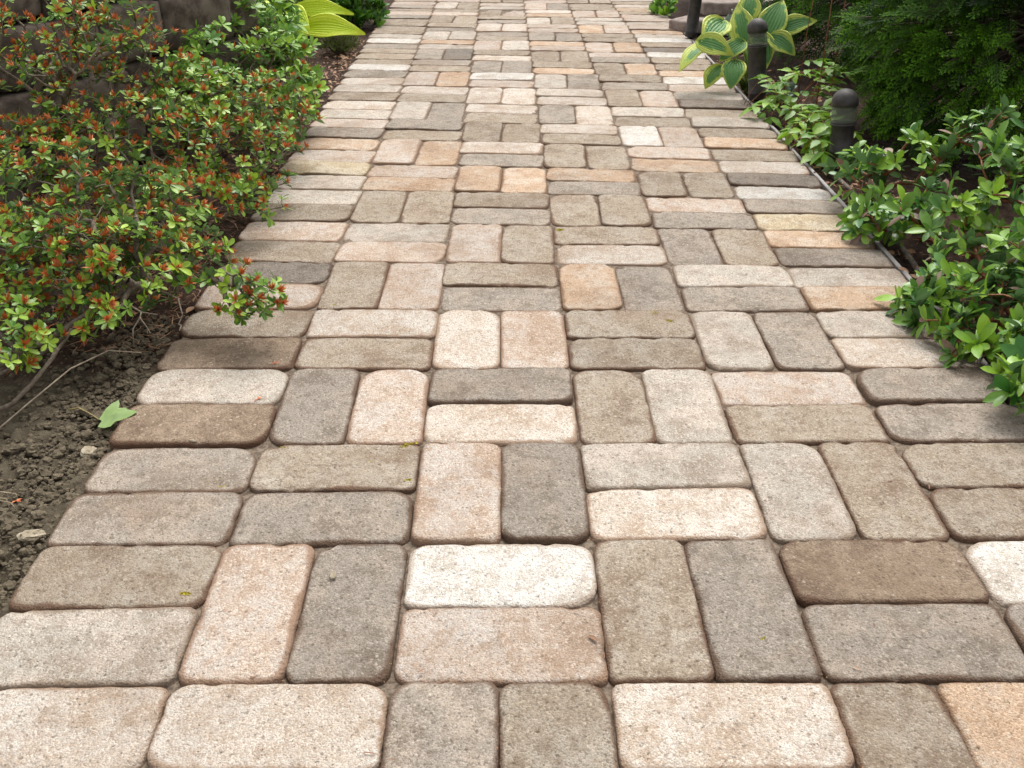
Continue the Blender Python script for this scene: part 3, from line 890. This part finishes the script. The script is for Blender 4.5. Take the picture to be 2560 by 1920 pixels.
# --------------------------------------------- small plants at the far left
def tuft_shrub(name, label, cat, base, rad, h, n, mat, L, wd, seed, kind='oval', up=.6, bark=None):
    r = random.Random(seed); b = Vector(base)
    t = empty(name, base, label, cat)
    lf, st = MB(), MB()
    for _ in range(n):
        d = rand_dir(r); d.z = abs(d.z); s = r.uniform(.55, 1)
        p = b + Vector((d.x * rad[0] * s, d.y * rad[1] * s, .02 + d.z * h * s))
        if r.random() < .3: tube(st, [b + Vector((d.x, d.y, 0)) * .02, b.lerp(p, .6) + Vector((0, 0, .02)), p], [.003, .002, .001], 5, cap=False)
        for k in range(3):
            dd = (d * .8 + Vector((0, 0, up)) + rand_dir(r) * .7).normalized()
            ln = L * r.uniform(.7, 1.2)
            leaf(lf, p, dd, d + Vector((0, 0, .6)) + rand_dir(r) * .3, ln, ln * wd, kind, .2, .3, min(1, max(0, r.gauss(.4, .25))))
    local(st.build('stems', bark or M_BARK, t), b); local(lf.build('foliage', mat, t), b)
    return t
tuft_shrub('evergreen_shrub', "small dark glossy evergreen shrub at the far left path edge", 'shrub', (-.72, 5.15, zprof(5.1) - .02), (.15, .2, ), .22, 330, M_DARKG, .05, .38, 41)
tuft_shrub('heather', "low olive heather tuft below the golden yellow hosta", 'plant', (-.70, 4.45, zprof(4.4) - .02), (.09, .10), .09, 420, M_HEATH, .022, .16, 42, 'needle', .9)
tuft_shrub('evergreen_shrub', "dark evergreen shrub behind the golden yellow hosta", 'shrub', (-1.0, 5.0, zprof(5) - .02), (.25, .25), .30, 420, M_DARKG, .045, .4, 43)
tuft_shrub('ground_cover_plant', "small green leafy plant by the farthest bollard lamp", 'plant', (.82, 5.45, zprof(5.4) - .02), (.05, .16), .08, 45, M_AZB, .04, .6, 45)
tuft_shrub('ground_cover_plant', "grey green leafy plant behind the variegated hosta", 'plant', (1.08, 4.62, zprof(4.6) - .02), (.10, .12), .16, 90, M_SILV, .045, .55, 46)
tuft_shrub('silver_plant', "silvery lobed rosette plant at the foot of the middle bollard", 'plant', (.96, 3.52, zprof(3.5) - .02), (.05, .05), .05, 60, M_SILV, .022, .6, 44)

# ---------------------------------------------------------------- conifers
def spray_template(seed):
    r = random.Random(seed); mb = MB()
    def strip(p0, p1, w, a):
        p0, p1 = Vector(p0), Vector(p1); d = (p1 - p0); x = d.cross(Vector((0, 0, 1)))
        if x.length < 1e-6: return
        x.normalize(); up = Vector((0, 0, 1)) * w * .35
        m_ = p0.lerp(p1, .5)
        mb.add([p0 - x * w * .4, p0 + x * w * .4, m_ - x * w * .6, m_ + x * w * .6, p1, m_ + up], [(0, 1, 3, 5), (0, 5, 2), (2, 5, 4), (5, 3, 4)], a)
    Lm = .105
    ax = lambda t: Vector((Lm * t, 0, -.022 * t * t))
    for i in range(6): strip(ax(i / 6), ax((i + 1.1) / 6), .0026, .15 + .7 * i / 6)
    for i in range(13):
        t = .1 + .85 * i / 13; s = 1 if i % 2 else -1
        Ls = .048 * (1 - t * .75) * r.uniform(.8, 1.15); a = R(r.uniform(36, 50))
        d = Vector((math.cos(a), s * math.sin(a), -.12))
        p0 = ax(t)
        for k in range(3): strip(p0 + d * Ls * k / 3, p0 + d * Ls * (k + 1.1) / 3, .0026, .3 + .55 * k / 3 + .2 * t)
        nb = 5
        for k in range(nb):
            tt = .2 + .75 * k / nb; s2 = 1 if k % 2 else -1
            a2 = a * s + s2 * R(38); Lb = Ls * .34 * (1.1 - tt * .6)
            q = p0 + d * Ls * tt
            strip(q, q + Vector((math.cos(a2) * Lb, math.sin(a2) * Lb, -.002)), .0028, .4 + .5 * tt)
    return np.array(mb.v), mb.f, np.array(mb.a)
SPR = [spray_template(s) for s in (1, 2, 3)]
def conifer(label, base, center, radii, n, seed, facing=None, scale=(1.0, 1.5), bright=.0):
    r = random.Random(seed); b = Vector(base)
    t = empty('conifer_shrub', base, label, 'conifer')
    cr, wd = MB(), MB()
    c = Vector(center)
    k = 0
    while k < n:
        d = rand_dir(r)
        if facing is not None and d.dot(Vector(facing)) < r.uniform(-.6, .35): continue
        # lumpy outline: tiers of branches with gaps between them
        lump = 1 + .16 * noise.noise(Vector((d.x * 3 + seed, d.y * 3, d.z * 4)))
        s = lump * (1 - .28 * r.random() ** 1.6)
        p = Vector((c.x + d.x * radii[0] * s, c.y + d.y * radii[1] * s, c.z + d.z * radii[2] * s))
        if p.z < zprof(p.y) + .01: k += 1; continue
        out = Vector((d.x / radii[0], d.y / radii[1], d.z / radii[2] * .5)).normalized()
        dirv = (out + Vector((0, 0, r.uniform(-.55, .35))) + rand_dir(r) * .45).normalized()
        x, y, z = frame(dirv, (out + Vector((0, 0, .8)) + rand_dir(r) * .8).normalized())
        M3 = np.array([list(x), list(y), list(z)])           # rows: forward, side, normal
        v, f, a = SPR[r.randrange(3)]
        sc = r.uniform(*scale)
        vv = (v * sc) @ M3 + np.array(p - dirv * .05 * sc)
        tone = r.gauss(.34, .18) + bright + .6 * noise.noise(Vector((p.x * 5, p.y * 5, p.z * 6 + seed)))
        depth = 0.0
        cr.add(vv.tolist(), f, np.clip(a * a * (.30 + 1.6 * tone), 0, 1).tolist())
        if k % 4 == 0:
            tube(wd, [c.lerp(p, .35) + rand_dir(r) * .03, c.lerp(p, .7) + Vector((0, 0, .01)), p], [.006, .004, .0015], 5, cap=False)
        k += 1
    tube(wd, [b, b.lerp(c, .5), c + Vector((0, 0, radii[2] * .8))], [.035, .03, .012], 8)
    local(wd.build('trunk', M_BARK, t), b); local(cr.build('crown', M_THUJA, t), b)
conifer("large dark green feathery conifer filling the right side behind the bollards", (1.75, 3.1, -.04), (1.68, 3.08, .30), (.66, .62, .50), 2600, 51, (-.55, -.8, .2), (.75, 1.2))
conifer("darker conifer farther back, between the hosta and the large conifer", (1.45, 4.35, -.06), (1.52, 4.3, .28), (.50, .5, .45), 1000, 52, (-.55, -.8, .2), (.9, 1.3), -.05)
conifer("conifer behind the farthest bollard lamp and grey blocks", (1.42, 5.9, -.08), (1.42, 5.9, .25), (.42, .5, .4), 420, 53, (-.5, -.8, .2), (1.2, 1.8), -.05)

# ------------------------------------------------------------ bollard lamps
def bollard(label, base, H, rb, rh, lean, seed):
    r = random.Random(seed)
    t = empty('bollard_lamp', base, label, 'bollard light', 'bollard lamps along the right bed')
    t.rotation_euler = (r.uniform(-.01, .01), -lean, r.uniform(0, 6))
    zs = H - .088 * (rh / .036)                        # top of the body
    k = rh / .036
    def part(prof, name, mat, seg=40, par=t):
        mb = MB(); lathe(mb, prof, seg); return mb.build(name, mat, par)
    part([(0, -.06), (.012, -.05), (.012, .035), (0, .036)], 'stake', M_BLACK)
    bd = part([(0, .025), (rb * .98, .025), (rb, .027), (rb, .042), (rb * 1.03, .043), (rb * 1.03, .047), (rb, .048), (rb, zs - .010), (rh * .97, zs - .008), (rh * .97, zs - .004), (rh * .93, zs - .0035), (rh * .93, zs - .0015), (rh * .97, zs - .001), (rh * .97, zs + .001), (rh * .86, zs + .002), (0, zs + .002)], 'post', M_BRONZE)
    z1 = zs + .044 * k
    part([(rh * .94, zs + .001), (rh * .94, z1), (rh * .90, z1), (rh * .90, zs + .0015), (rh * .94, zs + .001)], 'lens', M_GLASS)
    part([(rh * .88, z1), (rh * .86, z1 - .004 * k), (rh * .55, z1 - .019 * k), (.002, z1 - .022 * k)], 'reflector', M_REFL)
    dome = [(rh * .9, z1 - .001), (rh, z1), (rh, z1 + .010 * k)]
    for i in range(1, 13):
        a = math.pi / 2 * i / 12
        dome.append((rh * math.cos(a) if i < 12 else .0005, z1 + .010 * k + rh * .98 * math.sin(a)))
    part(dome, 'cap', M_BRONZE)
bollard("nearest bollard lamp, dark bronze with domed cap and clear lens, beside rhododendron", (.944, 2.77, zprof(2.77) - .02), .212, .031, .036, .12, 1)
bollard("middle bollard lamp, dark bronze on a black stake, in front of variegated hosta", (.874, 3.5, zprof(3.5) - .02), .285, .030, .034, .12, 2)
bollard("farthest bollard lamp with its head out of frame, beside low grey blocks", (.842, 4.72, zprof(4.72) - .02), .30, .027, .031, .05, 3)

# ------------------------------------------------------------- stone walls
def block(mb_seed, size, rough, bev):
    """a rough quarried block as one mesh (subdivided box pushed about by noise)"""
    r = random.Random(mb_seed); off = Vector((mb_seed * 5.3, mb_seed * 1.9, 0))
    hx, hy, hz = [s / 2 for s in size]
    vs = {}; fs = []; mb = MB(); V = []
    def vid(p):
        key = tuple(round(c, 5) for c in p)
        if key not in vs: vs[key] = len(V); V.append(Vector(p))
        return vs[key]
    K = 9
    for ax in range(3):
        for s in (-1, 1):
            for i in range(K):
                for j in range(K):
                    q = []
                    for di, dj in ((0, 0), (1, 0), (1, 1), (0, 1)):
                        a = -1 + 2 * (i + di) / K; b = -1 + 2 * (j + dj) / K
                        p = [0, 0, 0]; p[ax] = s; p[(ax + 1) % 3] = a; p[(ax + 2) % 3] = b
                        q.append(vid(p))
                    fs.append(q if s > 0 else q[::-1])
    out = []
    for p in V:
        w = Vector((p.x * hx, p.y * hy, p.z * hz))
        e = Vector([max(0, abs(c * h) - (h - bev)) * (1 if c > 0 else -1) for c, h in zip(p, (hx, hy, hz))])
        if e.length > bev: w -= e - e.normalized() * bev
        n3 = noise.noise_vector(w * 9 + off) * rough + noise.noise_vector(w * 28 + off) * rough * .4
        out.append(w + n3)
    mb.add(out, fs)
    return mb
def stone_wall():
    a = Vector((-1.75, 1.75, 0)); bb = Vector((-.86, 3.36, 0)); d = (bb - a); L = d.length; d.normalize()
    ang = math.atan2(d.y, d.x)
    t = empty('stone_wall', (*a.xy, zprof(2.5) - .03), "rough brown dry stone wall behind the azaleas at upper left", 'wall')
    t.rotation_euler = (0, 0, ang)
    r = random.Random(5); z = 0; k = 0
    for row in range(5):
        h = r.uniform(.125, .16); x = -r.uniform(0, .2)
        while x < L:
            w = min(r.uniform(.2, .34), 2)
            if x + w > L + .06: w = L - x + r.uniform(-.03, .03)
            if w > .07:
                o = block(100 + k, (w - .006, .24, h - .006), .010, .014).build('stone_block', M_ROCK, t)
                o.location = (x + w / 2, r.uniform(-.012, .012), z + h / 2); o.rotation_euler = (r.gauss(0, .012), r.gauss(0, .02), r.gauss(0, .02))
            x += w; k += 1
        z += h
stone_wall()
def low_blocks():
    base = (.87, 4.95, zprof(5) - .02)
    t = empty('low_block_wall', base, "low edging of grey concrete blocks behind the farthest bollard lamp", 'wall')
    for i, (x, y, z, rot) in enumerate(((0.0, .02, .035, .75), (.12, .05, .03, .1), (.34, .10, .03, .15), (.18, .16, .095, .1), (.42, .22, .095, .15))):
        o = block(300 + i, (.21 if i else .15, .12, .062), .004, .012).build('stone_block', M_KERB, t)
        o.location = (x, y, z); o.rotation_euler = (0, 0, rot)
low_blocks()

# --------------------------------------------------------- edging and hose
def edging():
    r = random.Random(3); mb = MB()
    ys = np.arange(1.1, 5.2, .03); vs = []; fs = []
    for i, y in enumerate(ys):
        z = zprof(y); x = XR + .006 + .004 * noise.noise(Vector((0, y * 3, 0))) + .0025 * noise.noise(Vector((4, y * 14, 0)))
        w = .010; top = z - .004 + .004 * noise.noise(Vector((7, y * 4, 0)))
        vs += [(x, y, z - .05), (x, y, top - .002), (x + .002, y, top), (x + w - .002, y, top), (x + w, y, top - .002), (x + w + .004, y, z - .05)]
    for i in range(len(ys) - 1):
        for k in range(5):
            a = i * 6 + k; fs.append((a, a + 6, a + 7, a + 1))
    fs.append((0, 1, 2, 3, 4, 5)); e = (len(ys) - 1) * 6; fs.append((e + 5, e + 4, e + 3, e + 2, e + 1, e))
    mb.add(vs, fs)
    tag(mb.build('plastic_edging', M_EDGE, smooth=False), "wavy grey plastic edging strip along the right side of the path", 'edging')
    mb = MB()
    ys = np.arange(1.35, 3.35, .05)
    pts = [(XR + .055 + .018 * math.sin(y * 3.1) + .008 * noise.noise(Vector((3, y * 5, 1))), y, zprof(y) - .016 + .008 * noise.noise(Vector((0, y * 4, 9)))) for y in ys]
    tube(mb, pts, .0058, 10)
    tag(mb.build('irrigation_hose', M_HOSE), "thin brown irrigation hose lying on the soil under the rhododendrons", 'hose')
edging()

# ----------------------------------------------------- loose things on soil
def clods():
    r = random.Random(8); mb = MB()
    for _ in range(2600):
        x = XL - .004 - abs(r.gauss(0, .12)); y = r.uniform(.86, 1.78)
        if x < -1.0: continue
        s = r.choice((.0016, .002, .0025, .003, .0035, .0045, .006)) * r.uniform(.7, 1.3)
        if r.random() < .02: s = r.uniform(.007, .012)
        pts = []; fs = []
        off = Vector((r.uniform(0, 90), r.uniform(0, 90), 0))
        nu, nv = (6, 9) if s < .008 else (9, 14)
        for i in range(nu):
            ph = math.pi * (i + .02) / (nu - 1 + .04)
            for j in range(nv):
                th = 2 * math.pi * j / nv
                d = Vector((math.sin(ph) * math.cos(th), math.sin(ph) * math.sin(th), math.cos(ph) * .75))
                k = 1 + .5 * noise.noise(d * 1.3 + off) + .4 * noise.noise(d * 2.7 + off)
                pts.append(Vector((x, y, zprof(y) - .019 + s * .3)) + d * s * k)
        for i in range(nu - 1):
            for j in range(nv):
                j2 = (j + 1) % nv
                fs.append((i * nv + j, i * nv + j2, (i + 1) * nv + j2, (i + 1) * nv + j))
        mb.add(pts, fs, r.random())
    tag(mb.build('soil_clods', M_CLOD, smooth=False), "crumbly grey brown soil clods beside the left path edge", 'soil', kind='stuff')
clods()

def litter():
    r = random.Random(9); mb = MB()
    def bit(x, y, z0=-.014):
        a = r.uniform(0, 6.28); ln = r.uniform(.012, .04)
        d = Vector((math.cos(a), math.sin(a), r.uniform(-.1, .25)))
        leaf(mb, Vector((x, y, zprof(y) + z0 + r.uniform(0, .008))), d, Vector((r.gauss(0, .3), r.gauss(0, .3), 1)), ln, r.uniform(.0008, .0018), 'needle', r.uniform(-.5, .5), .0, r.random())
    def flake(x, y):
        a = r.uniform(0, 6.28); ln = r.uniform(.01, .028)
        d = Vector((math.cos(a), math.sin(a), r.uniform(-.05, .3)))
        leaf(mb, Vector((x, y, zprof(y) - .012 + r.uniform(0, .006))), d, Vector((r.gauss(0, .4), r.gauss(0, .4), 1)), ln, ln * r.uniform(.3, .6), 'oval', r.uniform(-.6, .6), .4, r.random())
    for _ in range(1700): bit(XL - .01 - abs(r.gauss(0, .14)), r.uniform(1.62, 3.3))
    for _ in range(500): bit(XL - .01 - abs(r.gauss(0, .10)), r.uniform(3.3, 4.8)); 
    for _ in range(420): flake(XL - .01 - abs(r.gauss(0, .09)), r.uniform(2.9, 4.7))
    for _ in range(120): flake(XL - .01 - abs(r.gauss(0, .10)), r.uniform(1.7, 2.9))
    for _ in range(800): bit(XR + .02 + abs(r.gauss(0, .10)), r.uniform(1.4, 4.6))
    for _ in range(420): flake(XR + .02 + abs(r.gauss(0, .10)), r.uniform(1.4, 4.6))
    tag(mb.build('leaf_litter', M_NEEDLE), "brown dry needles and dead leaf scraps scattered on the beds", 'leaf litter', kind='stuff')
litter()

def pebble(label, x, y, z, size, seed, mat=M_PEBBLE, flat=.5, group='loose stones beside the path'):
    r = random.Random(seed); off = Vector((seed * 7.7, seed * 2.3, 0)); mb = MB(); pts = []; fs = []
    nu, nv = 12, 18
    for i in range(nu):
        ph = math.pi * (i + .03) / (nu - 1 + .06)
        for j in range(nv):
            th = 2 * math.pi * j / nv
            d = Vector((math.sin(ph) * math.cos(th), math.sin(ph) * math.sin(th), math.cos(ph)))
            k = 1 + .4 * noise.cell(d * 1.7 + off) * .4 + .3 * noise.noise(d * 1.6 + off)
            pts.append(Vector((d.x * size[0] * k, d.y * size[1] * k, max(-.5, min(.7, d.z)) * size[0] * flat * k)))
    for i in range(nu - 1):
        for j in range(nv):
            j2 = (j + 1) % nv
            fs.append((i * nv + j, i * nv + j2, (i + 1) * nv + j2, (i + 1) * nv + j))
    mb.add(pts, fs)
    o = mb.build('loose_stone', mat, smooth=False); o.location = (x, y, z); o.rotation_euler = (r.uniform(-.2, .2), r.uniform(-.2, .2), r.uniform(0, 6))
    tag(o, label, 'stone', group)
pebble("pale angular stone on bare soil, closest to the fallen green leaf", -.632, 1.292, -.012, (.0125, .011), 1)
pebble("larger tan stone lying on bare soil against the left path edge", -.638, 1.09, -.014, (.016, .010), 2)
pebble("flat tan stone on bare soil at the left picture border", -.69, 1.08, -.012, (.020, .011), 3)
pebble("small brown stone on bare soil just below the fallen green leaf", -.655, 1.345, -.013, (.009, .008), 4, M_CLOD)
pebble("tiny white stone chip on a grey lengthwise paver in the foreground", -.216, .987, .001, (.0055, .004), 5, flat=.4)
pebble("tiny pale stone chip at the joint between two left edge pavers", -.476, 1.303, .0, (.007, .0035), 6, flat=.35)

def fallen_leaf():
    base = Vector((-.642, 1.372, -.004))
    t = empty('fallen_leaf', base, "fresh green lobed leaf with long stalk fallen on the bare soil", 'leaf')
    # outline of the lobed blade, stalk end at the origin, in units of 0.075 m
    ol = [(0, 0), (.10, -.10), (.03, -.34), (.22, -.46), (.42, -.42), (.50, -.22), (.74, -.16), (.95, -.02), (1.08, .10), (.92, .26), (.74, .28), (.68, .40), (.46, .40), (.46, .62), (.40, .78), (.24, .62), (.10, .42), (.03, .20)]
    s = .056; mb = MB(); vs = []; fs = []
    c = (.42, .06); rings = 6
    for k in range(rings + 1):
        q = k / rings
        for (x, y) in ol:
            px, py = c[0] + (x - c[0]) * (1 - q * .98), c[1] + (y - c[1]) * (1 - q * .98)
            z = .10 * math.sin(3.2 * px + 1) * .35 + .06 * noise.noise(Vector((px * 4, py * 4, 2))) + .05 * (px * px)
            vs.append((px * s, py * s, z * s))
    n = len(ol)
    for k in range(rings):
        for i in range(n):
            j = (i + 1) % n
            fs.append((k * n + i, k * n + j, (k + 1) * n + j, (k + 1) * n + i))
    fs.append(tuple(rings * n + i for i in range(n)))
    mb.add(vs, fs, .4)
    o = mb.build('blade', M_GREENLEAF, t); o.rotation_euler = (R(8), R(-6), R(5))
    sm = MB(); tube(sm, [(0, 0, 0), (-.02, .014, .004), (-.042, .028, .006), (-.058, .032, .0)], [.0013, .0011, .0011, .0016], 6)
    sm.build('stalk', simple_mat('leaf_stalk', (.30, .28, .10), (.24, .16, .07), .6, 60), t)
fallen_leaf()

def twig(label, pts, rad, name='dry_twig'):
    mb = MB(); tube(mb, pts, rad, 6)
    tag(mb.build(name, M_TWIG), label, 'twig')
twig("long thin dry twig arching over the bare soil below the azalea", [(-.80, 1.33, -.01), (-.76, 1.40, .012), (-.72, 1.48, .03), (-.675, 1.535, .035), (-.628, 1.555, .02)], [.0016, .0014, .0013, .0012, .001])
twig("dry straw standing out of the soil at the lower left corner", [(-.655, .985, -.018), (-.672, 1.02, .004), (-.69, 1.05, .018)], [.0022, .002, .0016])
def blades():
    mb = MB(); r = random.Random(4)
    for k in range(7):
        a = r.uniform(-.35, .35); q = r.uniform(.05, .1)
        p = Vector((-.80 + r.uniform(-.02, .02), 1.165 + .02 * r.uniform(-1, 1), -.016)); d = Vector((math.cos(a), math.sin(a), 0))
        pts = [p, p + d * q * .5 + Vector((0, 0, .012)), p + d * q + Vector((0, 0, r.uniform(0, .008))), p + d * q * 1.05 + Vector((.004, -.025 * r.random(), -.004))]
        tube(mb, pts, [.0014, .0013, .001, .0005], 5, r.random())
    tag(mb.build('dry_grass', simple_mat('dry_grass', (.20, .16, .10), (.32, .26, .17), .8, 60)), "bent tuft of dry grass on the soil at the left border", 'grass tuft')
blades()
def petal(label, x, y, seed):
    r = random.Random(seed); mb = MB()
    for k in range(3):
        a = r.uniform(0, 6.28)
        leaf(mb, Vector((x, y, zprof(y) + .0008)), Vector((math.cos(a), math.sin(a), .12)), Vector((0, 0, 1)), r.uniform(.006, .010), .0035, 'petal', .1, .3, r.random())
    tag(mb.build('fallen_petal', M_RED), label, 'petal', 'fallen azalea petals')
petal("rusty fallen petal at the right end of a pale left edge paver", -.403, 1.43, 1)
petal("rusty fallen petal on bare soil left of the path", -.68, 1.15, 2)
petal("rusty fallen petal on a brown paver behind the pale paver", -.40, 1.555, 3)

def dead_leaf(label, x, y, a, ln, seed):
    mb = MB()
    leaf(mb, Vector((x, y, zprof(y) + .002)), Vector((math.cos(a), math.sin(a), .15)), Vector((.2, -.3, 1)), ln, ln * .4, 'oval', .4, .5, .6)
    tag(mb.build('dead_leaf', M_BROWNLEAF), label, 'leaf', 'dead leaves at the path edges')
dead_leaf("curled pale dead leaf wedged in the joint at picture centre front", .106, .868, 2.4, .014, 1)
dead_leaf("reddish dead leaf on soil beside the grey plastic edging", .86, 2.37, 4.0, .03, 2)

add_moss((2, 0, 1), [(-.415, 1.225, .006, 40), (-.405, 1.19, .004, 25), (-.43, 1.2, .005, 24)], 1)
add_moss((2, 1, 1), [(-.15, 1.29, .007, 40), (-.33, 1.285, .006, 22), (-.14, 1.2, .004, 18), (-.19, 1.25, .004, 10)], 2)
add_moss((3, 3, 0), [(.165, 1.50, .010, 46), (.215, 1.47, .007, 38), (.135, 1.51, .005, 14)], 3)
add_moss((4, 3, 1), [(.285, 1.755, .012, 44), (.31, 1.72, .007, 34), (.14, 1.76, .006, 12)], 4)
add_moss((6, 3, 1), [(.13, 2.215, .010, 40)], 5)
add_moss((1, 1, 1), [(-.135, .845, .005, 28), (-.2, .86, .004, 10)], 6)
add_moss((2, 2, 1), [(.06, 1.14, .006, 22), (.02, 1.08, .004, 10)], 7)
add_moss((1, 0, 1), [(-.5, .97, .006, 14), (-.39, .96, .005, 14)], 8)
add_moss((1, 3, 1), [(.3, .87, .004, 12), (.28, 1.03, .004, 10)], 9)

def grit():
    """specks of soil, sand and plant scraps lying on the path and caught in its joints"""
    r = random.Random(77); mb = MB()
    for _ in range(1500):
        m = min(14, int(abs(r.gauss(0, 5)))); u = r.choice((r.uniform(0, 6), round(r.uniform(0, 6) * 2) / 2 + r.gauss(0, .012)))
        v = r.choice((m + r.random(), m + round(r.random() * 2) / 2 + r.gauss(0, .012)))
        x, y = grid(min(5.98, max(.02, u)), v); z = zprof(y) + .0012; s_ = r.uniform(.0006, .0017)
        c = Vector((x, y, z)); d = [rand_dir(r) * s_ * r.uniform(.6, 1.3) for _ in range(4)]
        mb.add([c + q for q in d], [(0, 1, 2), (0, 2, 3), (0, 3, 1), (1, 3, 2)], r.random())
    for _ in range(90):
        x, y = grid(r.uniform(.05, 5.95), abs(r.gauss(0, 5)) + .3); a = r.uniform(0, 6.28)
        leaf(mb, Vector((x, y, zprof(y) + .0015)), Vector((math.cos(a), math.sin(a), .05)), Vector((0, 0, 1)), r.uniform(.006, .016), r.uniform(.0008, .002), 'needle', .3, .1, r.random())
    tag(mb.build('path_grit', M_NEEDLE, smooth=False), "brown grit and plant scraps scattered over the pavers", 'grit', kind='stuff')
grit()

add_moss((3, 2, 0), [(.03, 1.36, .005, 16)], 10)
add_moss((5, 1, 0), [(-.33, 1.8, .005, 16)], 11)
add_moss((7, 2, 0), [(-.115, 2.32, .006, 20)], 12)
add_moss((7, 3, 0), [(.245, 2.44, .005, 18)], 13)
add_moss((3, 0, 0), [(-.45, 1.32, .004, 14)], 14)
